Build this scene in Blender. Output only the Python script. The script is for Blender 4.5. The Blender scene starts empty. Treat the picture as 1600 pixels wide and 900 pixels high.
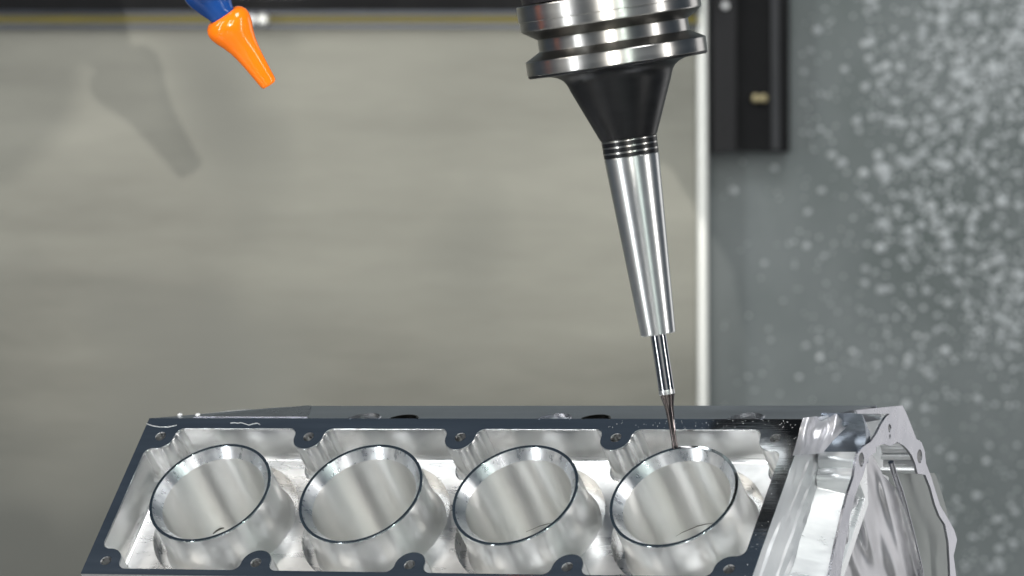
import bpy, bmesh, math, random
import numpy as np
from mathutils import Vector, Matrix, noise
from mathutils.geometry import tessellate_polygon
random.seed(4)
PI = math.pi
S = bpy.context.scene
COL = S.collection
# ------------------------------------------------------------------ camera
F = 9200.0                 # focal length in photo pixels (photo 1600 wide)
CZ = 1.2
FD = 3.175
cam = bpy.data.cameras.new('camera'); camo = bpy.data.objects.new('camera', cam); COL.objects.link(camo)
camo.location = (0, 0, CZ); camo.rotation_euler = (PI / 2, 0, 0)
cam.sensor_width = 36; cam.lens = 36 * F / 1600; cam.clip_start = .05; cam.clip_end = 100
cam.dof.use_dof = True; cam.dof.focus_distance = 3.14; cam.dof.aperture_fstop = 13
S.camera = camo
# ------------------------------------------------------------------ world, lamps, exposure
W = bpy.data.worlds.new('World'); S.world = W; W.use_nodes = True
bgn = W.node_tree.nodes['Background']; bgn.inputs[0].default_value = (.050, .064, .082, 1); bgn.inputs[1].default_value = 1.0
S.view_settings.view_transform = 'Standard'; S.view_settings.look = 'None'
S.view_settings.exposure = 0; S.view_settings.gamma = 1
S.cycles.use_denoising = True
S.cycles.max_bounces = 10; S.cycles.glossy_bounces = 8
S.cycles.sample_clamp_indirect = 6
T0 = Vector((0, 3.2, CZ - .05))

def area(name, az, el, dist, sx, sy, power, color=(1, 1, 1), target=T0, spread=PI):
    l = bpy.data.lights.new(name, 'AREA'); l.shape = 'RECTANGLE'; l.size = sx; l.size_y = sy
    l.energy = power; l.color = color; l.spread = spread
    o = bpy.data.objects.new(name, l); COL.objects.link(o)
    a, e = math.radians(az), math.radians(el)      # az 0 = from the camera side, + = from the right
    d = Vector((math.sin(a) * math.cos(e), -math.cos(a) * math.cos(e), math.sin(e)))
    o.location = target + d * dist
    o.rotation_euler = (-d).to_track_quat('-Z', 'Y').to_euler()
    return o
area('strip_lamp_left', -52, 14, 1.6, .10, 1.7, 11, (.95, .98, 1))
area('strip_lamp_front', -9, 22, 2.0, .03, 1.2, 9, (1, .99, .97))
area('strip_lamp_front', 13, 20, 2.0, .02, 1.2, 5, (.86, 1, .93))
area('strip_lamp_right', 62, 10, 1.6, .07, 1.6, 8, (1, .98, .95))
area('strip_lamp_far_right', 126, 4, 1.25, .45, 1.0, 1.6, (1, .98, .97))
area('door_light', 0, 4, 4.2, 2.6, 1.6, 8, (1, .975, .93))
area('roof_lamp', 33, 66, 1.5, .35, .7, 11, (.98, .99, 1))
area('roof_lamp', -75, 40, 1.5, .12, .9, 6.5, (1, .95, .88))
# small work lamp on the door frame that throws the nozzle's shadow on the back sheet
sp = bpy.data.lights.new('work_lamp', 'SPOT'); sp.energy = 34; sp.spot_size = math.radians(20); sp.spot_blend = .55; sp.shadow_soft_size = .0014
sp.color = (1, .97, .9)
spo = bpy.data.objects.new('work_lamp', sp); COL.objects.link(spo)
spo.location = (-.040, 2.0, CZ + .1168)
spo.rotation_euler = Vector((-.045, 1, .03)).to_track_quat('-Z', 'Y').to_euler()

# ------------------------------------------------------------------ helpers
def P(px, py, d):
    return Vector(((px - 800) / F * d, d, CZ + (450 - py) / F * d))

def link(name, bm_or_me, mat, parent=None, smooth=35, label=None):
    if isinstance(bm_or_me, bmesh.types.BMesh):
        me = bpy.data.meshes.new(name)
        bmesh.ops.recalc_face_normals(bm_or_me, faces=bm_or_me.faces)
        bm_or_me.to_mesh(me); bm_or_me.free()
    else:
        me = bm_or_me
    if mat is not None and not me.materials: me.materials.append(mat)
    if smooth:
        me.shade_smooth(); me.set_sharp_from_angle(angle=math.radians(smooth))
    o = bpy.data.objects.new(name, me); COL.objects.link(o)
    if parent is not None: o.parent = parent
    if label: o['label'] = label
    return o

def empty(name, loc, label, cat, rot=None, group=None):
    o = bpy.data.objects.new(name, None); COL.objects.link(o); o.location = loc
    o.empty_display_size = .01
    if rot is not None: o.rotation_euler = rot.to_euler()
    o['label'] = label; o['category'] = cat
    if group: o['group'] = group
    return o

def tag(o, label=None, cat=None, group=None, kind=None):
    if label: o['label'] = label
    if cat: o['category'] = cat
    if group: o['group'] = group
    if kind: o['kind'] = kind
    return o

def lathe(bm, prof, n=96, M=None, close=False):
    """prof: [(r, z)] turned about Z"""
    M = M or Matrix()
    rings = []
    for r, z in prof:
        if r < 1e-7:
            rings.append([bm.verts.new(M @ Vector((0, 0, z)))])
        else:
            rings.append([bm.verts.new(M @ Vector((r * math.cos(2 * PI * k / n), r * math.sin(2 * PI * k / n), z))) for k in range(n)])
    pairs = list(zip(rings, rings[1:]))
    if close: pairs.append((rings[-1], rings[0]))
    for a, b in pairs:
        for k in range(n):
            k2 = (k + 1) % n
            if len(a) == 1 and len(b) == 1: continue
            if len(a) == 1: bm.faces.new((a[0], b[k], b[k2]))
            elif len(b) == 1: bm.faces.new((a[k], a[k2], b[0]))
            else: bm.faces.new((a[k], a[k2], b[k2], b[k]))
    return rings

def box(bm, c, s, M=None, bev=0):
    M = M or Matrix()
    g = bmesh.ops.create_cube(bm, size=1, matrix=M @ Matrix.Translation(c) @ Matrix.Diagonal((*s, 1)))
    if bev:
        ed = list({e for v in g['verts'] for e in v.link_edges})
        bmesh.ops.bevel(bm, geom=ed, offset=bev, segments=3, affect='EDGES', profile=.5)

def plate(bm, outer, holes, top, bottom, cap_bottom=True):
    """outer, holes: lists of 2D points. top(p), bottom(p) map them to 3D. A solid plate with real hole walls."""
    loops = [outer] + holes
    flat = [p for l in loops for p in l]
    tris = tessellate_polygon([[Vector((p[0], p[1], 0)) for p in l] for l in loops])
    tv = [bm.verts.new(top(p)) for p in flat]; bv = [bm.verts.new(bottom(p)) for p in flat]
    for t in tris:
        try:
            bm.faces.new([tv[i] for i in t])
            if cap_bottom: bm.faces.new([bv[i] for i in reversed(t)])
        except ValueError: pass
    o = 0
    for l in loops:
        n = len(l)
        for k in range(n):
            k2 = (k + 1) % n
            bm.faces.new((tv[o + k], tv[o + k2], bv[o + k2], bv[o + k]))
        o += n

def circle(c, r, n=48, ph=0):
    return [(c[0] + r * math.cos(2 * PI * k / n + ph), c[1] + r * math.sin(2 * PI * k / n + ph)) for k in range(n)]

# ------------------------------------------------------------------ materials
def nd(nt, t, **kw):
    n = nt.nodes.new(t)
    for k, v in kw.items(): setattr(n, k, v)
    return n

def material(name, base, metal=1.0, rough=.3, var=.06, rvar=.08, scale=(30, 30, 30), bump=.0, bscale=(200, 200, 200), bdist=.0004,
             base2=None, coords='Object', spots=None, aniso=0, coat=0, spec=.5):
    m = bpy.data.materials.new(name); m.use_nodes = True; nt = m.node_tree; L = nt.links
    b = nt.nodes['Principled BSDF']
    b.inputs['Metallic'].default_value = metal
    b.inputs['Specular IOR Level'].default_value = spec
    b.inputs['Coat Weight'].default_value = coat; b.inputs['Coat Roughness'].default_value = .05
    if aniso:                                     # turned or honed round Z: fine rings stretch the highlights along the axis
        b.inputs['Anisotropic'].default_value = aniso; b.inputs['Anisotropic Rotation'].default_value = .25
        tg = nd(nt, 'ShaderNodeTangent', direction_type='RADIAL', axis='Z'); L.new(tg.outputs[0], b.inputs['Tangent'])
    tc = nd(nt, 'ShaderNodeTexCoord')
    mp = nd(nt, 'ShaderNodeMapping'); mp.inputs['Scale'].default_value = scale; L.new(tc.outputs[coords], mp.inputs[0])
    nz = nd(nt, 'ShaderNodeTexNoise'); nz.inputs['Scale'].default_value = 1; nz.inputs['Detail'].default_value = 6; nz.inputs['Roughness'].default_value = .6
    L.new(mp.outputs[0], nz.inputs['Vector'])
    cr = nd(nt, 'ShaderNodeValToRGB')
    b2 = base2 or tuple(min(1, c * (1 + var)) for c in base); b1 = base if base2 else tuple(c * (1 - var) for c in base)
    cr.color_ramp.elements[0].position = .33; cr.color_ramp.elements[1].position = .67
    cr.color_ramp.elements[0].color = (*b1, 1); cr.color_ramp.elements[1].color = (*b2, 1)
    L.new(nz.outputs['Fac'], cr.inputs[0])
    colout = cr.outputs[0]
    if spots:                                     # dull stains: (colour, scale, threshold)
        n3 = nd(nt, 'ShaderNodeTexNoise'); n3.inputs['Scale'].default_value = spots[1]; n3.inputs['Detail'].default_value = 3
        L.new(tc.outputs[coords], n3.inputs['Vector'])
        r3 = nd(nt, 'ShaderNodeValToRGB'); r3.color_ramp.elements[0].position = spots[2]; r3.color_ramp.elements[1].position = spots[2] + .12
        L.new(n3.outputs['Fac'], r3.inputs[0])
        mx = nd(nt, 'ShaderNodeMix', data_type='RGBA'); L.new(r3.outputs[0], mx.inputs[0]); L.new(colout, mx.inputs[6]); mx.inputs[7].default_value = (*spots[0], 1)
        colout = mx.outputs[2]
    L.new(colout, b.inputs['Base Color'])
    mr = nd(nt, 'ShaderNodeMapRange'); mr.inputs[1].default_value = .3; mr.inputs[2].default_value = .7
    mr.inputs[3].default_value = max(.02, rough - rvar); mr.inputs[4].default_value = rough + rvar
    L.new(nz.outputs['Fac'], mr.inputs[0]); L.new(mr.outputs[0], b.inputs['Roughness'])
    if bump:
        mp2 = nd(nt, 'ShaderNodeMapping'); mp2.inputs['Scale'].default_value = bscale; L.new(tc.outputs[coords], mp2.inputs[0])
        n2 = nd(nt, 'ShaderNodeTexNoise'); n2.inputs['Scale'].default_value = 1; n2.inputs['Detail'].default_value = 4
        L.new(mp2.outputs[0], n2.inputs['Vector'])
        bp = nd(nt, 'ShaderNodeBump'); bp.inputs['Strength'].default_value = bump; bp.inputs['Distance'].default_value = bdist
        L.new(n2.outputs['Fac'], bp.inputs['Height']); L.new(bp.outputs[0], b.inputs['Normal'])
    return m

M = {}
M['turned'] = material('turned_liner_aluminium', (.82, .825, .82), rough=.30, rvar=.01, scale=(90, 90, 4), var=.02, aniso=.9)
M['deck'] = material('milled_deck', (.74, .77, .80), rough=.075, rvar=.03, scale=(9, 120, 25), bump=.10, bscale=(60, 900, 60), bdist=.0002, var=.08)
M['rim'] = material('milled_rim', (.55, .60, .62), rough=.08, rvar=.03, scale=(40, 40, 40))
M['alu'] = material('machined_aluminium', (.85, .85, .845), rough=.25, rvar=.015, scale=(90, 90, 4), var=.02)
M['floor'] = material('milled_pocket_aluminium', (.69, .69, .68), rough=.29, rvar=.06, scale=(25, 120, 40), bump=.07, bscale=(22, 200, 60), bdist=.0003, var=.05, spots=((.60, .60, .59), 45, .62))
M['bore'] = material('honed_bore', (.85, .85, .835), rough=.31, rvar=.008, scale=(90, 90, 3), var=.02, aniso=.96)
M['chamfer'] = material('turned_chamfer', (.90, .92, .95), rough=.30, rvar=.07, scale=(220, 220, 8), aniso=.92, var=.08)
M['scoop'] = material('polished_scoop', (.26, .29, .33), rough=.27, rvar=.06, scale=(8, 100, 100), var=.15)  # low base stands for the dark ceiling this hollow mirrors
M['cast'] = material('smooth_cast_aluminium', (.64, .635, .66), metal=.7, rough=.37, rvar=.06, scale=(30, 30, 30), var=.07, bump=.15, bscale=(260, 260, 260), bdist=.0003)
M['side'] = material('milled_side_aluminium', (.80, .81, .82), metal=.6, rough=.36, rvar=.06, scale=(20, 8, 160), bump=.06, bscale=(30, 30, 500), bdist=.0003, var=.03)
M['ground'] = material('ground_band', (.93, .945, .955), metal=.6, rough=.30, rvar=.05, scale=(4, 160, 160), var=.06)
M['flange'] = material('end_flange_aluminium', (.45, .455, .49), rough=.25, rvar=.08, scale=(40, 40, 40), var=.12, bump=.25, bscale=(35, 35, 35), bdist=.002)
M['valley'] = material('valley_aluminium', (.62, .64, .67), rough=.34, rvar=.06, scale=(8, 40, 40), bump=.06, bscale=(30, 200, 200), bdist=.0003, var=.12)
M['panel'] = material('dull_cover_sheet', (.36, .38, .37), metal=.3, rough=.5, rvar=.06, scale=(15, 15, 15), var=.15)
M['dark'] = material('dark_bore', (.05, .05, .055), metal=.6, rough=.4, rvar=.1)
M['thread'] = material('threaded_hole', (.30, .30, .30), rough=.35, rvar=.15, scale=(300, 300, 300), bump=.6, bscale=(120, 120, 2500), bdist=.0006, var=.3)  # base darkened to deepen the shade down in the holes
M['steel'] = material('ground_steel', (.56, .55, .525), rough=.32, rvar=.03, scale=(6, 6, 260), var=.07, aniso=.8)
M['sleeve'] = material('sleeve_steel', (.80, .81, .80), rough=.36, rvar=.01, scale=(6, 6, 120), var=.03, aniso=.7)
M['groove'] = material('darkened_steel', (.15, .145, .135), rough=.32, rvar=.05, scale=(6, 6, 600), var=.1)  # base darkened for the reflections on the groove flanks; shavings share it
M['black'] = material('black_oxide', (.009, .0095, .011), metal=.1, rough=.33, rvar=.04, scale=(50, 50, 300), var=.2, spec=.4)
M['carbide'] = material('polished_carbide', (.50, .50, .51), rough=.12, rvar=.03, scale=(20, 20, 300))
M['coated'] = material('coated_carbide', (.20, .17, .165), rough=.19, rvar=.05, scale=(100, 100, 100))
M['band'] = material('white_ground_band', (.85, .85, .84), metal=.3, rough=.35)
M['collar'] = material('ground_collar', (.74, .74, .73), rough=.34)
M['orange'] = material('orange_plastic', (1.0, .20, .006), metal=0, rough=.15, rvar=.03, scale=(40, 40, 40), var=.03)
M['blue'] = material('blue_plastic', (.008, .06, .26), metal=0, rough=.15, rvar=.03, scale=(40, 40, 40), var=.05)
M['sheet'] = material('stainless_sheet', (.165, .162, .138), base2=(.43, .42, .36), metal=.3, rough=.48, rvar=.08, scale=(1.4, 2, 6.5), bump=.1, bscale=(4, 4, 60), spots=((.21, .21, .185), 2.6, .50))
M['greywall'] = material('grey_painted_wall', (.155, .18, .175), base2=(.29, .315, .315), metal=.1, rough=.45, scale=(7, 7, 5))
M['lit_edge'] = material('pale_lit_edge', (.93, .93, .88), metal=.6, rough=.4, scale=(4, 4, 4))  # pale base stands for lamp light caught by the sheet edge
M['railblack'] = material('black_paint', (.008, .008, .009), metal=0, rough=.5, spec=.15)
M['railgrey'] = material('bluish_rail_steel', (.11, .12, .145), metal=.6, rough=.4, scale=(8, 8, 40), var=.4)
M['strip'] = material('dim_grey_strip', (.045, .046, .05), metal=.3, rough=.5, scale=(30, 30, 6), var=.4)
M['yellow'] = material('yellow_seal_stripe', (.20, .16, .02), base2=(.36, .29, .03), metal=0, rough=.45, scale=(6, 4, 4))
M['housing'] = material('charcoal_housing', (.020, .019, .021), metal=.2, rough=.45, scale=(30, 30, 10), var=.3, spec=.3)
M['brass'] = material('brass_fitting', (.34, .29, .17), rough=.4)
M['chip'] = material('aluminium_chip', (.88, .92, .92), metal=.2, rough=.35, rvar=.1, scale=(60, 60, 60), var=.1)
M['table'] = material('machine_table_steel', (.40, .40, .39), metal=.8, rough=.4, scale=(8, 8, 8), bump=.2, bscale=(60, 60, 60))
M['coolant'] = material('coolant_bead', (.9, .92, .95), metal=.0, rough=.04, var=.01)
M['coolant'].node_tree.nodes['Principled BSDF'].inputs['Transmission Weight'].default_value = .9

# ------------------------------------------------------------------ enclosure
DB = 4.60                      # depth of the back sheet
DR = 4.65                      # depth of the grey wall
def quadbox(pts, depth, thick):
    """prism whose front face is the polygon of photo points at one depth"""
    bm = bmesh.new()
    f = [P(x, y, depth) for x, y in pts]
    a = [bm.verts.new(v) for v in f]; b = [bm.verts.new(v + Vector((0, thick, 0))) for v in f]
    bm.faces.new(a); bm.faces.new(list(reversed(b)))
    for i in range(len(a)):
        j = (i + 1) % len(a); bm.faces.new((a[i], a[j], b[j], b[i]))
    return bm
o = link('wall_back', quadbox([(-2600, 42), (1089, 42), (1101, 3400), (-2600, 3400)], DB, .02), M['sheet'], smooth=0); tag(o, kind='structure')
o = link('wall_right', quadbox([(1040, -1500), (3800, -1500), (3800, 3400), (1040, 3400)], DR, .02), M['greywall'], smooth=0); tag(o, kind='structure')
o = link('wall_upper', quadbox([(-2600, -1500), (1089, -1500), (1089, -95), (-2600, -95)], DB + .05, .02), M['greywall'], smooth=0); tag(o, kind='structure')
# rounded edge of the back sheet, its lamp highlight put into the pale colour
bm = bmesh.new()
top, bot = P(1096, -300, DB - .004), P(1105.5, 3300, DB - .004)
ax = (bot - top).normalized(); sx = Vector((1, 0, 0))
ring = []
for e in (top, bot):
    ring.append([bm.verts.new(e + sx * (.0042 * math.cos(a)) + Vector((0, -.0022 * math.sin(a) ** .6 if math.sin(a) > 1e-6 else 0, 0))) for a in [PI * k / 10 for k in range(11)]] +
                [bm.verts.new(e + sx * -.0042 + Vector((0, .02, 0))), bm.verts.new(e + sx * .0042 + Vector((0, .02, 0)))])
n = len(ring[0])
for k in range(n): bm.faces.new((ring[0][k], ring[0][(k + 1) % n], ring[1][(k + 1) % n], ring[1][k]))
bm.faces.new(ring[0]); bm.faces.new(list(reversed(ring[1])))
o = link('lit_sheet_edge', bm, M['lit_edge']); tag(o, 'rounded vertical sheet edge with a painted highlight, between beige sheet and grey wall', 'lit_edge')
# guide rail along the top of the sheet
r = empty('guide_rail', P(500, 30, DB - .02), 'blurred horizontal rail with a yellow stripe above the beige sheet', 'rail')
def child_from_world(name, bm, mat, par, smooth=35, label=None):
    inv = par.matrix_basis.inverted() if par.rotation_euler[:] == (0, 0, 0) and False else Matrix.Translation(-Vector(par.location))
    bmesh.ops.transform(bm, matrix=inv, verts=bm.verts)
    return link(name, bm, mat, par, smooth, label)
child_from_world('rail_cover', quadbox([(-2600, -100), (1092, -100), (1092, 15.5), (-2600, 15.5)], DB - .035, .05), M['railblack'], r, 0)
child_from_world('rail_edge', quadbox([(-2600, 16), (1090, 16), (1090, 23), (-2600, 23)], DB - .022, .04), M['railgrey'], r, 0)
child_from_world('stripe', quadbox([(-2600, 23.5), (1089, 23.5), (1089, 36), (-2600, 36)], DB - .016, .03), M['yellow'], r, 0, 'dull yellow seal stripe')
child_from_world('rail_lip', quadbox([(-2600, 36.5), (1089, 36.5), (1089, 43), (-2600, 43)], DB - .012, .03), M['railgrey'], r, 0)
# small bright hose fitting on the rail
fit = empty('hose_fitting', P(402, 31, DB - .03), 'small shiny round fitting on the striped rail beside the orange nozzle', 'fitting')
bm = bmesh.new(); lathe(bm, [(0, 0), (.0032, 0), (.0042, .001), (.0042, .006), (.003, .0075), (0, .0075)], 24, Matrix.Translation((-.0042, -.004, 0)) @ Matrix.Rotation(PI / 2, 4, 'X')); link('nut', bm, M['band'], fit)
bm = bmesh.new(); lathe(bm, [(0, 0), (.0036, 0), (.0048, .001), (.0048, .009), (.003, .011), (0, .011)], 24, Matrix.Translation((.0045, -.004, 0)) @ Matrix.Rotation(PI / 2, 4, 'X')); link('cap', bm, M['lit_edge'], fit)
# black housing on the grey wall
h = empty('probe_housing', P(1170, 240, DR - .04), 'tall black housing on the grey wall right of the pale sheet edge', 'housing')
child_from_world('side_plate', quadbox([(1112, -260), (1150, -260), (1150, 236), (1114, 238)], DR - .05, .05), M['housing'], h, 0, 'charcoal left plate')
child_from_world('door_panel', quadbox([(1150.5, -260), (1234, -260), (1234, 237), (1150.5, 236)], DR - .038, .038), M['railblack'], h, 0)
child_from_world('edge_strip', quadbox([(1204, -260), (1216, -260), (1218, 234), (1206, 234)], DR - .043, .004), M['strip'], h, 0, 'grey vertical strip')
bm = bmesh.new(); lathe(bm, [(0, 0), (.0035, 0), (.0038, .002), (.003, .004), (0, .005)], 20, Matrix.Translation(P(1181, 154, DR - .044)) @ Matrix.Rotation(PI / 2, 4, 'X'))
lathe(bm, [(0, 0), (.003, 0), (.003, .003), (0, .004)], 20, Matrix.Translation(P(1193, 154, DR - .044)) @ Matrix.Rotation(PI / 2, 4, 'X'))
child_from_world('lock_screw', bm, M['brass'], h)
bm = bmesh.new(); lathe(bm, [(0, 0), (.0026, 0), (.0028, .002), (0, .003)], 20, Matrix.Translation(P(1133, 9, DR - .053)) @ Matrix.Rotation(PI / 2, 4, 'X'))
child_from_world('screw', bm, M['band'], h)
# chips and drops thrown on the grey wall
bm = bmesh.new()
def chip_at(px, py, r):
    c = P(px, py, DR - .0008)
    n = random.choice((5, 6, 7)); ph = random.random() * 6
    tl = (random.uniform(-.5, .5), random.uniform(-.5, .5))
    rim = [bm.verts.new(c + Vector((r * math.cos(ph + 2 * PI * k / n), 0, r * math.sin(ph + 2 * PI * k / n) * random.uniform(.7, 1)))) for k in range(n)]
    tp = bm.verts.new(c + Vector((r * tl[0] * .5, -r * .5, r * tl[1] * .5)))
    for k in range(n): bm.faces.new((rim[k], rim[(k + 1) % n], tp))
cl = [(random.uniform(1380, 1640), random.uniform(-40, 560)) for _ in range(34)]
for i in range(2500):
    q = random.random()
    if q < .42:
        c = random.choice(cl); x = random.gauss(c[0], 42); y = random.gauss(c[1], 42)
    elif q < .86:
        x = 1120 + 520 * random.random() ** .6; y = random.uniform(-60, 900)
    else:
        x = random.uniform(1120, 1900); y = random.uniform(-100, 960)
    if x < 1118 or (x < 1245 and y < 250): continue
    dens = min(1, max(.05, (x - 1090) / 420)) * (1 if y < 600 else .6)
    if random.random() > dens: continue
    chip_at(x, y, .0017 * math.exp(random.gauss(-.05, .40)))
for i in range(620):                             # fine scattered drops down to the block
    x, y = 1115 + 620 * random.random() ** .7, random.uniform(-60, 960)
    if x < 1245 and y < 250: continue
    chip_at(x, y, .0011 * math.exp(random.gauss(0, .35)))
for x, y, s in [(1277, 47, 1.6), (1145, 298, 1.5), (1210, 262, 1.2), (1300, 242, 1.5), (1316, 254, 1.6), (1350, 271, 1.6), (1339, 190, 1.5), (1352, 68, 1.4), (1442, 50, 1.5), (1442, 62, 1.4), (1453, 186, 1.5), (1562, 857, 1.4), (1548, 888, 1.4), (1587, 800, 1.1), (1385, 103, 1.4), (1320, 108, 1.2), (1284, 298, 1.2), (1372, 262, 1.2), (1412, 253, 1.4), (1424, 252, 1.4), (1480, 262, 1.3), (1503, 252, 1.2), (1466, 104, 1.5), (1550, 30, 1.3)]:
    chip_at(x, y, .0026 * s)
o = link('metal_chips', bm, M['chip'], smooth=0); tag(o, 'bright metal chips and drops spattered over the grey wall', 'chips', kind='stuff')
# machine table underneath
bm = bmesh.new(); box(bm, (0, 3.2, CZ - .40), (2.4, 1.55, .06))
for i in range(5): box(bm, (0, 2.75 + i * .22, CZ - .375 + .02), (2.4, .14, .03), bev=.002)
o = link('machine_table', bm, M['table'], smooth=0); tag(o, kind='structure')

# ------------------------------------------------------------------ engine block (frame: u, v in the deck, w into it; unit R)
R = .0352
EX = Vector((.9015790449796587, -.4325371730140599, .008174326546402017))
EY = Vector((.2906604219433515, .6196303945907649, .7290916905401397))
EN = Vector((-.32042431987786896, -.6549578368566722, .6843672166100321))
OR = Vector((-.16262505420120793, 3.170314230755617, CZ - .11019301923033245))
Q = Matrix((EX, EY, EN)).transposed()
def V(u, v, w=0): return Vector((u * R, v * R, -w * R))            # block-local coordinates
def toblock(p):
    q = p - OR; return (q.dot(EX) / R, q.dot(EY) / R, -q.dot(EN) / R)
def ray(px, py): return Vector(((px - 800) / F, 1, (450 - py) / F))
CAMP = Vector((0, 0, CZ))
def unproj(px, py, u=None, v=None, w=None, plane=None):
    """block coordinates of the photo point on the plane u=..., v=... or w=..."""
    d = ray(px, py)
    if plane: n, c = plane                                         # n in (u,v,w), n.(u,v,w) = c
    elif u is not None: n, c = (1, 0, 0), u
    elif v is not None: n, c = (0, 1, 0), v
    else: n, c = (0, 0, 1), w
    a = toblock(CAMP); b = toblock(CAMP + d); dd = [b[i] - a[i] for i in range(3)]
    t = (c - sum(n[i] * a[i] for i in range(3))) / sum(n[i] * dd[i] for i in range(3))
    return tuple(a[i] + t * dd[i] for i in range(3))

block = empty('engine_block', OR, 'machined aluminium engine block with four open slanted cylinders under the milling tool', 'engine block', Q)
s = 2.5888
oL, oR, oT, oB = -1.635, 3 * s + 1.70, 1.5327, -1.66
iL, iR, iT, iB = -1.455, 3 * s + 1.455, 1.315, -1.535
TH, BH = 1.1543, -1.3925
uA, uE, TE = oR + .11, oR + .78, .04
holes_t = [(s * (i - .5), TH) for i in range(5)]; holes_b = [(s * (i - .5), BH) for i in range(5)]

def arc(c, a0, a1, ccw, n=10):
    if ccw:
        while a1 < a0: a1 += 2 * PI
    else:
        while a1 > a0: a1 -= 2 * PI
    return [(c[0] + math.cos(a0 + (a1 - a0) * k / n), c[1] + math.sin(a0 + (a1 - a0) * k / n)) for k in range(n + 1)]
def arcr(c, r, a0, a1, ccw, n=10):
    return [(c[0] + r * (x - c[0]), c[1] + r * (y - c[1])) for x, y in arc(c, a0, a1, ccw, n)]

def pocket_outline(rd=.255, f=.13, grow=0):
    """clockwise pocket edge: rail lines, screw bosses, fillets between them"""
    rd = rd - grow; f = f + grow
    L_, R_, T_, B_ = iL - grow, iR + grow, iT + grow, iB - grow
    def fil(lp, d, n, c, side):
        p0 = (lp[0] + n[0] * f, lp[1] + n[1] * f)
        rx, ry = p0[0] - c[0], p0[1] - c[1]
        b = rx * d[0] + ry * d[1]; q = rx * rx + ry * ry - (rd + f) ** 2
        disc = math.sqrt(max(0, b * b - q)); t = -b + side * disc
        return (p0[0] + d[0] * t, p0[1] + d[1] * t)
    lines = {'L': ((L_, 0), (0, 1), (1, 0)), 'T': ((0, T_), (1, 0), (0, -1)), 'R': ((R_, 0), (0, -1), (-1, 0)), 'B': ((0, B_), (-1, 0), (0, 1))}
    seq = [('L', holes_t[0], 'T')] + [('T', h, 'T') for h in holes_t[1:4]] + [('T', holes_t[4], 'R'), ('R', holes_b[4], 'B')] + \
          [('B', h, 'B') for h in reversed(holes_b[1:4])] + [('B', holes_b[0], 'L')]
    out = []
    for la, c, lb in seq:
        A, B2 = lines[la], lines[lb]
        p1 = fil(*A, c, -1); p2 = fil(*B2, c, 1)
        out += arcr(p1, f, math.atan2(-A[2][1], -A[2][0]), math.atan2(c[1] - p1[1], c[0] - p1[0]), False, 7)
        out += arcr(c, rd, math.atan2(p1[1] - c[1], p1[0] - c[0]), math.atan2(p2[1] - c[1], p2[0] - c[0]), True, 18)[1:-1]
        out += arcr(p2, f, math.atan2(c[1] - p2[1], c[0] - p2[0]), math.atan2(-B2[2][1], -B2[2][0]), False, 7)
    return out
pk0, pk1 = pocket_outline(grow=.009), pocket_outline()
FD_ = .68                                     # pocket floor depth
# deck plate
bm = bmesh.new()
outer = [(oL, oB), (oR, oB), (oR, oT), (oL, oT)]
hl = [circle(c, .088, 28) for c in holes_t + holes_b]
plate(bm, outer, [pk0] + hl, lambda p: V(p[0], p[1], 0), lambda p: V(p[0], p[1], .012))
bmesh.ops.remove_doubles(bm, verts=bm.verts, dist=1e-7)
link('deck', bm, M['deck'], block, 20, 'dark mirror-milled deck face')
# pocket wall: chamfer, straight wall, root fillet, plus floor with round recesses
bm = bmesh.new()
levels = [(pocket_outline(grow=.009), .0121), (pk1, .022), (pk1, FD_ - .06), (pocket_outline(grow=-.018), FD_ - .018), (pocket_outline(grow=-.06), FD_)]
rings = [[bm.verts.new(V(p[0], p[1], w)) for p in pts] for pts, w in levels]
for a, b in zip(rings, rings[1:]):
    for k in range(len(a)):
        k2 = (k + 1) % len(a); bm.faces.new((a[k], a[k2], b[k2], b[k]))
link('pocket_wall', bm, M['alu'], block, 50)
bm = bmesh.new()
RC = 1.19
plate(bm, levels[-1][0], [circle((s * i, 0), RC, 72) for i in range(4)], lambda p: V(p[0], p[1], FD_), lambda p: V(p[0], p[1], FD_ + .24), cap_bottom=False)
link('pocket_floor', bm, M['floor'], block, 40)
for i in range(4):
    bm = bmesh.new(); lathe(bm, [(RC + .002, -(FD_ + .235)), (.9, -(FD_ + .235))], 72, Matrix.Scale(R, 4))
    link('recess_floor', bm, M['floor'], block).location = V(s * i, 0, 0)
# the block body round the pocket
bm = bmesh.new()
def ringwall(loop, w0, w1):
    a = [bm.verts.new(V(x, y, w0)) for x, y in loop]; b = [bm.verts.new(V(x, y, w1)) for x, y in loop]
    for k in range(len(a)):
        k2 = (k + 1) % len(a); bm.faces.new((a[k], a[k2], b[k2], b[k]))
    return a, b
e = .004
a, b = ringwall([(oL, oB), (oR, oB), (oR, oT), (oL, oT)], .0122, .03)
wB = 3.0
# sides: -u, -v go straight down; +v follows the valley; +u down to the ledge
def face(*pts): bm.faces.new([bm.verts.new(V(*p)) for p in pts])
face((oL, oB, .03), (oR + 2.4, oB, .95), (oR + 2.4, oB, wB), (oL, oB, wB)) if False else None
face((oL, oB, .03), (oR, oB, .03), (oR, oB, wB), (oL, oB, wB))
face((oL, oB, .03), (oL, oB, wB), (oL, oT + 2.2, wB), (oL, oT + 2.2, 2.23), (oL, oT, .03))
face((oL, oB, wB), (oR, oB, wB), (oR, oT + 2.2, wB), (oL, oT + 2.2, wB))
face((oL, oT + 2.2, 2.23), (oR, oT + 2.2, 2.23), (oR, oT + 2.2, wB), (oL, oT + 2.2, wB))
link('block_body', bm, M['side'], block, 0)
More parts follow.
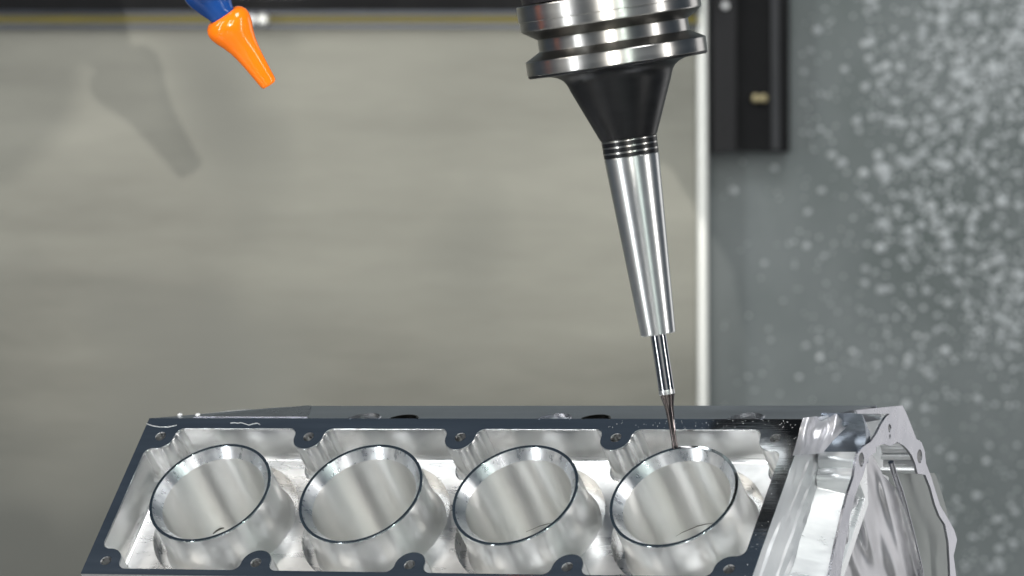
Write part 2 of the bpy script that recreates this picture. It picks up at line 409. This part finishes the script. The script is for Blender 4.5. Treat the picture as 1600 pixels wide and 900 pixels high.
# end side wall of the deck, with shallow milling steps that run along it
ZW = .80
bm = bmesh.new()
prof = [(0, .0122), (.004, .03), (.004, .17), (.022, .20), (.030, .36), (.050, .385), (.055, .55), (.078, .58), (.083, .74), (.11, ZW)]
def strip(prof, v0, v1, nv, fn=None):
    cols = []
    for j in range(nv + 1):
        t = j / nv; v = v0 + (v1 - v0) * t
        cols.append([bm.verts.new(V(oR + du + (fn(t, i) if fn else 0), v, w)) for i, (du, w) in enumerate(prof)])
    for a, b in zip(cols, cols[1:]):
        for k in range(len(prof) - 1): bm.faces.new((a[k], a[k + 1], b[k + 1], b[k]))
strip(prof, oB - .5, oT, 60, lambda t, i: .006 * math.sin(9 * t + i * 1.3) * (i > 1) + (.03 * noise.noise(Vector((t * 7, i * .5, 1))) if i > 1 else 0))
link('end_wall', bm, M['side'], block, 25)

# cylinder liners
zL = Matrix.Scale(R, 4)
def Lw(prof): return [(r, -w) for r, w in prof]
first = None
for i in range(4):
    if first is None:
        bm = bmesh.new()
        lathe(bm, Lw([(.985, .014), (.994, .03), (.994, .55), (1.0, .60), (1.0, .80), (1.02, .87), (1.06, .915)]), 128, zL)
        outer_me = link('cylinder_liner', bm, M['turned'], block, 40); outer_me.location = V(0, 0)
        bm = bmesh.new(); lathe(bm, Lw([(.994, .013), (.994, -.006), (.992, -.008), (.950, -.008), (.948, -.006), (.948, .013)]), 128, zL, close=True)
        rim = link('rim', bm, M['rim'], outer_me, 30, 'thin dark polished rim')
        bm = bmesh.new(); lathe(bm, Lw([(.9475, .0), (.836, .150)]), 128, zL)
        ch = link('chamfer', bm, M['chamfer'], outer_me, 30)
        bm = bmesh.new(); lathe(bm, Lw([(.836, .1505), (.829, .163), (.829, 2.7), (0, 2.7)]), 128, zL)
        br = link('bore', bm, M['bore'], outer_me, 30)
        first = (outer_me, [rim, ch, br])
    else:
        c = first[0].copy(); COL.objects.link(c); c.parent = block; c.location = V(s * i, 0)
        c.rotation_euler = (0, 0, .0)
        for k in first[1]:
            d = k.copy(); COL.objects.link(d); d.parent = c; d.rotation_euler = (0, 0, random.uniform(0, 6))
# screw holes with threads
bm = bmesh.new()
pr = [(.0885, .0), (.078, .012)] + [(.078 - .007 * (k % 2), .014 + .012 * k) for k in range(14)] + [(.068, .3), (0, .34)]
lathe(bm, Lw(pr), 28, zL)
sh = link('screw_hole', bm, M['thread'], block, 20); sh.location = V(*holes_t[0])
for c in holes_t[1:] + holes_b:
    d = sh.copy(); COL.objects.link(d); d.parent = block; d.location = V(*c); d.rotation_euler = (0, 0, random.uniform(0, 6))
# scratches and burrs: thin curled chips lying on the rail
def squiggle(name, pts, rad, mat):
    bm = bmesh.new(); P3 = [V(*unproj(x, y, w=-.006)) for x, y in pts]
    ringp = None
    for i, p in enumerate(P3):
        d = (P3[min(i + 1, len(P3) - 1)] - P3[max(i - 1, 0)]).normalized(); n1 = d.orthogonal().normalized(); n2 = d.cross(n1)
        rr = [bm.verts.new(p + (n1 * math.cos(a) + n2 * math.sin(a)) * rad) for a in [k * PI / 3 for k in range(6)]]
        if ringp:
            for k in range(6): bm.faces.new((ringp[k], ringp[(k + 1) % 6], rr[(k + 1) % 6], rr[k]))
        ringp = rr
    bmesh.ops.transform(bm, matrix=Matrix.Translation(OR) @ Q.to_4x4(), verts=bm.verts)
    return link(name, bm, mat)
o = squiggle('metal_chip', [(229, 662), (238, 665), (250, 667), (262, 667), (272, 665), (276, 664)], .00016, M['band'])
tag(o, 'long thin bright shaving on the top left corner of the dark deck', 'metal chip')
o = squiggle('metal_chip', [(360, 661), (366, 660), (371, 661), (376, 660), (383, 662), (389, 664), (395, 662), (402, 661), (406, 663)], .00014, M['band'])
tag(o, 'wavy bright shaving on the upper deck rail above the leftmost cylinder', 'metal chip')
def on_bore(px, py, i, r=.822):
    a = Vector(toblock(CAMP)); d = Vector(toblock(CAMP + ray(px, py))) - a; a.x -= s * i
    A_, B_, C_ = d.x ** 2 + d.y ** 2, 2 * (a.x * d.x + a.y * d.y), a.x ** 2 + a.y ** 2 - r * r
    t = (-B_ + math.sqrt(B_ * B_ - 4 * A_ * C_)) / (2 * A_); p = a + d * t
    return V(p.x + s * i, p.y, p.z)
def swarf(pts, i, rad, mat, label):
    bm = bmesh.new(); P3 = [on_bore(x, y, i) for x, y in pts]; pr_ = None
    for k, p in enumerate(P3):
        d = (P3[min(k + 1, len(P3) - 1)] - P3[max(k - 1, 0)]).normalized(); n1 = d.orthogonal().normalized(); n2 = d.cross(n1)
        rr = [bm.verts.new(p + (n1 * math.cos(a) + n2 * math.sin(a)) * rad * (1 - .6 * abs(2 * k / (len(P3) - 1) - 1))) for a in [q_ * PI / 3 for q_ in range(6)]]
        if pr_:
            for q_ in range(6): bm.faces.new((pr_[q_], pr_[(q_ + 1) % 6], rr[(q_ + 1) % 6], rr[q_]))
        if k in (0, len(P3) - 1): bm.faces.new(rr)
        pr_ = rr
    bmesh.ops.transform(bm, matrix=Matrix.Translation(OR) @ Q.to_4x4(), verts=bm.verts)
    tag(link('metal_shaving', bm, mat), label, 'shaving')
swarf([(333, 834), (339, 829), (345, 826), (350, 825)], 0, .0007, M['groove'], 'short dark shaving at the bottom of the leftmost cylinder')
swarf([(822, 831), (832, 827), (843, 822), (855, 819), (866, 817)], 2, .00022, M['groove'], 'hair thin curved shaving inside the third cylinder from the left')
swarf([(1056, 838), (1066, 832), (1078, 827), (1090, 822), (1103, 819), (1116, 817)], 3, .00026, M['groove'], 'hair thin curved shaving inside the rightmost cylinder under the cutter')
# coolant beads on the deck
bm = bmesh.new()
for k in range(80):
    if k < 60: u, v = random.uniform(oR - 3.2, oR - .1), random.uniform(iT + .03, oT - .03)
    elif k < 90: u, v = random.uniform(iR + .05, oR - .04), random.uniform(oB + .1, oT - .1)
    elif k < 115: u, v = random.uniform(oL + .03, iL - .05), random.uniform(oB + .1, oT - .1)
    else: u, v = random.uniform(oL, oR), random.uniform(iT + .03, oT - .03)
    rr = random.uniform(.003, .0075) * R
    bmesh.ops.create_icosphere(bm, subdivisions=1, radius=rr, matrix=Matrix.Translation(OR) @ Q.to_4x4() @ Matrix.Translation(V(u, v, -.001)) @ Matrix.Diagonal((1, 1, .6, 1)))
o = link('coolant_drops', bm, M['band'], smooth=60); tag(o, 'tiny bright drops and specks scattered over the dark deck rails', 'coolant drops', kind='stuff')

# ------------------------------------------------------------------ valley side behind the deck
FI = math.radians(33)
sF, cF = math.sin(FI), math.cos(FI)
vp = ((0, sF, -cF), oT * sF)
def valley_pt(px, py, off=0): return unproj(px, py, plane=(vp[0], vp[1] + off))
A = (oL + .04, oT + .001, .003); B = (oR, oT + .001, .003)
C = valley_pt(1410, 633.5); C = (uE + .01, C[1], C[2]); D = valley_pt(420, 637.5); D2 = valley_pt(478, 634)
VZ = Vector((0, sF, cF)); VY = VZ.cross(Vector((1, 0, 0))).normalized()
VM = Matrix((Vector((1, 0, 0)), -VY, VZ)).transposed().to_4x4()
ports = [(570, 653, .245), (630, 655, .22), (866, 654, .25), (930, 655, .22), (1166, 653, .26)]
def plan(p): return (p[0], (p[1] - oT) / cF)           # valley plane coordinates (u, distance from the deck edge)
def vplane(u, d, dep=0): return V(u, oT + d * cF - dep * sF * 0, d * sF + dep + .003)
hl = []
for x, y, r_ in ports:
    c = valley_pt(x, y); hl.append((c[0], plan(c)[1], r_))
bm = bmesh.new()
q = [A, B, C, D2, D]
# the ports are cut by the deck edge, so each hole is an open bay in the front edge
edge = [(oL + .04, 0)]
for cu, cd, r_ in hl:
    a0 = math.asin(max(-1, min(1, (0 - cd) / r_)))
    ang = [PI - a0 + (a0 - (PI - a0)) * k / 20 for k in range(21)]
    edge += [(cu + r_ * math.cos(a), max(0, cd + r_ * math.sin(a))) for a in ang]
edge += [(oR, 0)]
poly = edge + [plan(p) for p in (C, D2, D)]
plate(bm, poly, [], lambda p: vplane(p[0], p[1]), lambda p: vplane(p[0], p[1], .30))
link('valley_face', bm, M['valley'], block, 20)
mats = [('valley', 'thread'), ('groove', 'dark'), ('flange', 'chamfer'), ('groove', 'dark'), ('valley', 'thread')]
for (cu, cd, r_), (ma, mb) in zip(hl, mats):
    # raised lip round the port, only the part behind the deck edge exists
    a0 = math.asin(max(-1, min(1, (0 - cd) / r_))); bm = bmesh.new(); rr = []
    for k in range(25):
        a = a0 + (PI - 2 * a0) * k / 24
        rr.append([bm.verts.new(vplane(cu + (r_ * f) * math.cos(a), max(.002, cd + r_ * f * math.sin(a)), h_)) for f, h_ in ((1.09, .0), (1.07, -.022), (.97, -.022), (.93, .05))])
    for p, q_ in zip(rr, rr[1:]):
        for k in range(3): bm.faces.new((p[k], p[k + 1], q_[k + 1], q_[k]))
    pb = link('port_rim', bm, M[ma], block, 40)
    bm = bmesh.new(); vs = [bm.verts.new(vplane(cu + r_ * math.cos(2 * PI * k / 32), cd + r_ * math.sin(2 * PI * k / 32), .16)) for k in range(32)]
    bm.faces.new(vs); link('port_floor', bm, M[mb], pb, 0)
# raised left end of the valley with its bright corner
bm = bmesh.new()
pl = [valley_pt(x, y, .012) for x, y in [(300, 651.0), (478, 633.3), (487, 633.3), (481, 651.5)]]
tv = [bm.verts.new(V(*p)) for p in pl]; bv = [bm.verts.new(V(p[0], p[1], p[2] + .3)) for p in pl]
bm.faces.new(tv); bm.faces.new(list(reversed(bv)))
for k in range(4): bm.faces.new((tv[k], tv[(k + 1) % 4], bv[(k + 1) % 4], bv[k]))
bmesh.ops.bevel(bm, geom=list(bm.edges), offset=.0004, segments=2, affect='EDGES')
link('valley_step', bm, M['flange'], block, 30)
# bright burr line and nut heads on the far left edge
bm = bmesh.new()
for x in (281, 309):
    bmesh.ops.create_icosphere(bm, subdivisions=2, radius=.0012, matrix=Matrix.Translation(V(*valley_pt(x, 648, .02))) @ Matrix.Diagonal((1.4, 1, .6, 1)))
o = link('edge_burr', bm, M['band'], block); o['kind'] = 'stuff'

# ------------------------------------------------------------------ right end: ledge, banded shoulder, scoop, arch flange
# profile in (v, w) from photo rows at x = 1290, u = middle
def vw(y, w, x=1290, u=None):
    # point on the ray that has depth w
    return unproj(x, y, w=w)[1:]
prof = []
vA = unproj(1292, 762, w=ZW)[1]
prof += [(oB - 2.2, ZW), (vA - .012, ZW)]
def bump_arc(v0, w0, v1, w1, h, n=10, sgn=1):
    out = []
    dv, dw = v1 - v0, w1 - w0; L = math.hypot(dv, dw); nx, nw = dw / L, -dv / L
    if nw > 0: nx, nw = -nx, -nw
    for k in range(n + 1):
        t = k / n; b = sgn * h * math.sin(PI * t)
        out.append((v0 + dv * t + nx * b, w0 + dw * t + nw * b))
    return out
w1, w2, w3 = ZW - .16, ZW - .30, .40
v1 = unproj(1292, 731, w=w1)[1]; v2 = unproj(1292, 706, w=w2)[1]
prof += bump_arc(vA, ZW - .01, v1, w1, .055)
prof += bump_arc(v1 + .004, w1, v2, w2, .045)
v3 = unproj(1330, 650, w=.25)[1]
v3 = unproj(1330, 649, w=.14)[1]
sc = bump_arc(v2 + .006, w2 + .03, v3, .14, .12, 16, -1)
prof += [(v2 + .02, w2 + .02), (v2 + .04, w2 + .17), (vA + .02, ZW + .15), (oB - 2.2, ZW + .15)]
bm = bmesh.new()
a = [bm.verts.new(V(uA - .02, v, w)) for v, w in prof]; b = [bm.verts.new(V(uE - .002, v, w + (.24 if w > .75 and w < 2 else .0))) for v, w in prof]
for k in range(len(a)):
    k2 = (k + 1) % len(a); bm.faces.new((a[k], a[k2], b[k2], b[k]))
bm.faces.new(list(reversed(b)))
link('shoulder', bm, M['ground'], block, 40)
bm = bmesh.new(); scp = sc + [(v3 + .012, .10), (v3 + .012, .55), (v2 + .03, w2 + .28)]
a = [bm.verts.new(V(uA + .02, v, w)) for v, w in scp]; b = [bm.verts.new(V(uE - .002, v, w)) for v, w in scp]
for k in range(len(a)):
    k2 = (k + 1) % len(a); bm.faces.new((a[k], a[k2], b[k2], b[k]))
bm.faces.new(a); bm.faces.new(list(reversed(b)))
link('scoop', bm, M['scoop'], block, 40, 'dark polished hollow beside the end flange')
# lumpy cast corner between deck end and scoop
def cast_sheet(name, rows, u_of, mat, nx=26, ny=26, amp=.05, seed=0, thick=None):
    """rows: photo polygon given as left and right border polylines; u_of(s,t) gives the u plane of each point"""
    bm = bmesh.new(); G = []
    def lerp(pl, t):
        f = t * (len(pl) - 1); i = min(int(f), len(pl) - 2); f -= i
        return (pl[i][0] * (1 - f) + pl[i + 1][0] * f, pl[i][1] * (1 - f) + pl[i + 1][1] * f)
    for j in range(ny + 1):
        l, r_ = lerp(rows[0], j / ny), lerp(rows[1], j / ny); row = []
        for i in range(nx + 1):
            x = l[0] + (r_[0] - l[0]) * i / nx; y = l[1] + (r_[1] - l[1]) * i / nx
            row.append(bm.verts.new(V(*unproj(x, y, u=u_of(i / nx, j / ny, x, y)))))
        G.append(row)
    for j in range(ny):
        for i in range(nx): bm.faces.new((G[j][i], G[j][i + 1], G[j + 1][i + 1], G[j + 1][i]))
    return link(name, bm, mat, block, 0) if mat is None else link(name, bm, mat, block, 60)
def lump(s_, t_, x, y):
    e_ = min(1, 4 * min(s_, 1 - s_)) ; q = Vector((x * .045 + y * .012, y * .022, .3))
    ridge = noise.noise(q) * .20 + noise.noise(q * 2.1) * .03
    return oR + .03 + .46 * s_ + ridge * e_
cast_sheet('cast_corner', ([(1255, 653), (1250, 668), (1247, 682), (1242, 700), (1238, 712)], [(1352, 641), (1338, 652), (1322, 668), (1302, 688), (1285, 708)]), lump, M['cast'], 36, 30)
# arch shaped end flange
outl = [(1290, 930), (1300, 880), (1307, 845), (1318, 798), (1326, 768), (1334, 745), (1337, 722), (1340, 708), (1350, 697), (1361, 690), (1370, 677), (1377, 663), (1384, 652), (1390, 646.5),
        (1340, 646.5), (1338, 641), (1375, 637), (1410, 633.5), (1416, 645), (1424, 665), (1432, 686), (1440, 691), (1445, 705), (1447, 724), (1455, 745), (1462, 768), (1469, 790), (1481, 810), (1491, 828),
        (1495.5, 843), (1492.5, 858), (1490, 868), (1494, 900), (1496, 930)]
inn = [(1309, 932), (1316, 880), (1322, 845), (1329, 805), (1336, 775), (1343, 756), (1349, 742), (1353, 728), (1358, 714), (1369, 706), (1369, 698), (1381, 693.5), (1391, 697), (1402, 690.5), (1412, 696), (1419, 703),
       (1425, 712), (1430, 724), (1434, 740), (1446, 742), (1454, 762), (1461, 788), (1468, 806), (1477, 820), (1482, 846), (1484, 880), (1486, 932)]
def E2(p): q = unproj(p[0], p[1], u=uE + TE); return (q[1], q[2])
slots = []
for cx, cy, sx_, sy_ in [(1346, 718, .085, .0), (1437, 713, .085, .0)]:
    q = unproj(cx, cy, u=uE + TE); slots.append([(q[1] + .105 * math.cos(a), q[2] + .105 * math.sin(a)) for a in [2 * PI * k / 24 for k in range(24)]])
q = unproj(1390, 669, u=uE + TE); slots.append(circle((q[1], q[2]), .062, 20))
q = unproj(1390.5, 682, u=uE + TE); slots.append(circle((q[1], q[2]), .035, 16))
bm = bmesh.new()
lo = [E2(p) for p in outl] + [E2(p) for p in reversed(inn)]
plate(bm, lo, slots, lambda p: V(uE + TE, p[0], p[1]), lambda p: V(uE, p[0], p[1]))
link('end_flange', bm, M['flange'], block, 30)
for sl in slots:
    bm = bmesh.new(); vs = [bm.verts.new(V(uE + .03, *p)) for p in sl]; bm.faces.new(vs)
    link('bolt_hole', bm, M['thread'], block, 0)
# grooved bearing saddle seen through the opening
bm = bmesh.new()
ys = [688, 697, 700, 702, 708, 709, 713, 718, 719, 724, 730, 731, 735, 740, 741]
ws = [0, 0, .02, .05, .05, .10, .02, .02, .12, .12, .12, .01, .0, .02, .30]
pa = []
for y, dw in zip(ys, ws):
    q = unproj(1405, y, u=uE - .35); pa.append((q[1] + .69 * dw, q[2] + .73 * dw))
a = [bm.verts.new(V(uE - .66, v, w)) for v, w in pa]; b = [bm.verts.new(V(uE - .012, v, w)) for v, w in pa]
for k in range(len(a) - 1): bm.faces.new((a[k], a[k + 1], b[k + 1], b[k]))
link('bearing_saddle', bm, M['ground'], block, 25)
# cast interior wall of the arch, folds running down
def fold(s_, t_, x, y):
    q = Vector((x * .05 - y * .013, y * .009, 2.0))
    return uE - .08 + .15 * noise.noise(q) - .08 * s_ + .03 * noise.noise(Vector((x * .04, y * .03, 5)))
cast_sheet('cast_wall', ([(1352, 716), (1338, 750), (1328, 790), (1318, 830), (1310, 870), (1304, 935)], [(1361, 706), (1380, 742), (1401, 765), (1415, 800), (1430, 850), (1447, 935)]), fold, M['cast'], 60, 70)
def flatp(s_, t_, x, y): return uE - .28 + .01 * noise.noise(Vector((x * .01, y * .01, 0)))
cast_sheet('cover_panel', ([(1376, 739), (1388, 745), (1395, 765), (1405, 800), (1418, 850), (1432, 935)], [(1460, 739), (1463, 745), (1470, 765), (1480, 800), (1488, 850), (1492, 935)]), flatp, M['panel'], 10, 10)
# curved cable-like rib in front of the cover panel
bm = bmesh.new(); prev = None
rp = [(1392, 722), (1398, 742), (1406, 765), (1412, 785), (1417, 805), (1424, 830), (1431, 860), (1437, 885), (1444, 930)]
for i, (x, y) in enumerate(rp):
    p = V(*unproj(x, y, u=uE - .10)); p2 = V(*unproj(*rp[min(i + 1, len(rp) - 1)], u=uE - .10)); p1 = V(*unproj(*rp[max(i - 1, 0)], u=uE - .10))
    d = (p2 - p1).normalized(); n1 = d.orthogonal().normalized(); n2 = d.cross(n1)
    rr = [bm.verts.new(p + (n1 * math.cos(k * PI / 5) + n2 * math.sin(k * PI / 5)) * .0016) for k in range(10)]
    if prev:
        for k in range(10): bm.faces.new((prev[k], prev[(k + 1) % 10], rr[(k + 1) % 10], rr[k]))
    if i in (0, len(rp) - 1): bm.faces.new(rr)
    prev = rr
link('rib', bm, M['flange'], block, 60)

# ------------------------------------------------------------------ tool: spindle nose, holder, end mill
tipb = unproj(1056, 706, w=.06)
tip = OR + Q @ V(*tipb)
K = tip.y / F                                   # metres per photo pixel at the tool
AX = Vector((-.1485, -.045, .985)).normalized()
zq = AX.to_track_quat('Z', 'Y').to_matrix()
def along(t): return tip + AX * (t * K)
def turned(name, prof, mat, parent, t0, n=96, smooth=25, label=None, loc=True):
    bm = bmesh.new(); lathe(bm, [(r_ * K, (t - t0) * K) for r_, t in prof], n)
    return link(name, bm, mat, parent, smooth, label)
em = empty('end_mill', along(0), 'slim ball-nose end mill touching the rim of the rightmost cylinder', 'milling cutter', zq)
turned('cutting_tip', [(0, 0), (2.6, .8), (4.3, 2.8), (5, 6), (5, 12), (4.4, 16), (5.2, 45), (6.6, 66), (8, 76), (11.8, 91)], M['coated'], em, 0, 48, 40, 'dark coated neck and ball tip')
turned('marking_band', [(11.9, 91), (12.6, 92), (12.6, 98), (12.5, 98.5)], M['collar'], em, 0, 48)
turned('shank', [(12.5, 98.5), (12.5, 205)], M['carbide'], em, 0, 64)
th = empty('tool_holder', along(186), 'slim tapered steel tool holder with black cone and grooved flange', 'tool holder', zq)
def tt(name, prof, mat, **kw): return turned(name, prof, mat, th, 186, **kw)
tt('sleeve', [(0, 187.5), (13.5, 187.5), (14.5, 186), (26.6, 186), (27.5, 187.5), (43, 464), (43, 467), (42, 468.5), (38, 468.5)], M['sleeve'])
tt('clamping_ring', [(38, 468.6), (43, 468.6), (43, 474.2), (38, 474.2)], M['black'])
tt('clamping_ring', [(38, 474.3), (43.5, 474.3), (43.5, 476.9), (38, 476.9)], M['steel'])
tt('clamping_ring', [(38, 477), (43.2, 477), (43.2, 483.4), (38, 483.4)], M['black'])
tt('clamping_ring', [(38, 483.5), (43.7, 483.5), (43.7, 485.9), (38, 485.9)], M['steel'])
tt('clamping_ring', [(38, 486), (43.4, 486), (43.4, 492.4), (38, 492.4)], M['black'])
tt('clamping_ring', [(38, 492.6), (43.6, 492.6), (44.2, 493), (44.2, 494.5), (43, 495.5), (38, 495.5)], M['steel'])
tt('taper_cone', [(40, 496), (43.5, 496), (45, 498), (79.5, 581), (81.5, 587), (84, 593), (88.5, 599), (96, 604), (106, 607.5), (125, 609), (139, 609), (141.3, 611), (141.3, 612.5), (120, 612.6)], M['black'], n=128, smooth=50, label='satin black cone')
tt('lower_flange', [(120, 613), (141, 613), (142, 614), (142, 634.5), (141.3, 635.5)], M['steel'], n=160)
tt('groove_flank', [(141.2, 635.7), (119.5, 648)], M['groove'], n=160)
tt('groove_floor', [(119.5, 648.2), (118.5, 649), (118.5, 667), (119.5, 668)], M['steel'], n=160)
# both flanks of the gripper groove: dark reflections put into the steel colour
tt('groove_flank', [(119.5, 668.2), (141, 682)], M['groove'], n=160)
tt('upper_flange', [(141, 682.1), (142.2, 684), (142.2, 697), (143.4, 698), (143.4, 721), (142.5, 722.5), (120, 722.5)], M['steel'], n=160)
spn = empty('spindle_nose', along(724), 'dark spindle nose above the steel tool holder flange', 'spindle', zq)
turned('spindle_face', [(0, 724), (120, 724), (134, 725), (134, 760), (160, 775), (160, 1400), (0, 1400)], M['housing'], spn, 724, 128)
bm = bmesh.new(); box(bm, Vector((-118, -62, 8)) * K, Vector((34, 30, 18)) * K, bev=1.5 * K); link('drive_key', bm, M['brass'], spn, 30)

# ------------------------------------------------------------------ coolant nozzle
ND = 3.07
n0, n1 = P(420, 131, ND), P(351, 28, ND)
NA = (n1 - n0).normalized(); NA = (NA + Vector((0, -.18, 0))).normalized(); nq = NA.to_track_quat('Z', 'Y').to_matrix(); KN = ND / F
noz = empty('coolant_nozzle', n0, 'orange plastic coolant nozzle on a blue jointed hose, upper left', 'nozzle', nq)
def nt_(name, prof, mat, par=noz, off=0, n=64, lab=None):
    bm = bmesh.new(); lathe(bm, [(r_ * KN, (t - off) * KN) for r_, t in prof], n); return link(name, bm, mat, par, 50, lab)
nt_('nozzle_tip', [(6, 8), (8, 0), (11, -1.5), (13, .5), (13.6, 4), (15.5, 22), (18, 44), (20.5, 60), (23.5, 73), (28.5, 87), (33, 97), (35.8, 106), (36.6, 112), (36, 118), (33, 124), (28, 128.5), (23.5, 130), (22, 126)], M['orange'], lab='orange flared cone')
nt_('nozzle_bore', [(6, 8), (6, 40), (0, 40)], M['dark'])
nt_('hose_joint', [(14, 100), (20, 118), (21, 132), (23, 138), (29, 152), (34, 166), (36, 176), (36, 184), (32, 191), (24, 194)], M['blue'])
cur = n0 + NA * 176 * KN; d = NA.copy(); par = noz
for i in range(4):
    d = (d + Vector((.10, .0, .22))).normalized(); q2 = d.to_track_quat('Z', 'Y').to_matrix()
    bm = bmesh.new()
    Mx = Matrix.Translation(nq.transposed() @ (cur - n0)) @ (nq.transposed() @ q2).to_4x4() @ Matrix.Scale(KN, 4)
    lathe(bm, [(15, -6), (20, 10), (21, 22), (28, 40), (35, 56), (36, 70), (32, 79), (24, 83)], 48, Mx)
    link('hose_joint', bm, M['blue'], noz, 50); cur = cur + d * 66 * KN
# unseen rounded block above the frame, added to cast a shadow on the sheet
bm = bmesh.new()
box(bm, (0, 0, .03), (.062, .03, .06), bev=.012); lathe(bm, [(.008, .055), (.008, .5), (0, .5)], 20)
o = link('shadow_block', bm, M['housing']); o.location = (-.1015, 2.27, CZ + .1120); tag(o, 'dark rounded block added above the picture on the left to cast a shadow', 'shadow blocker')
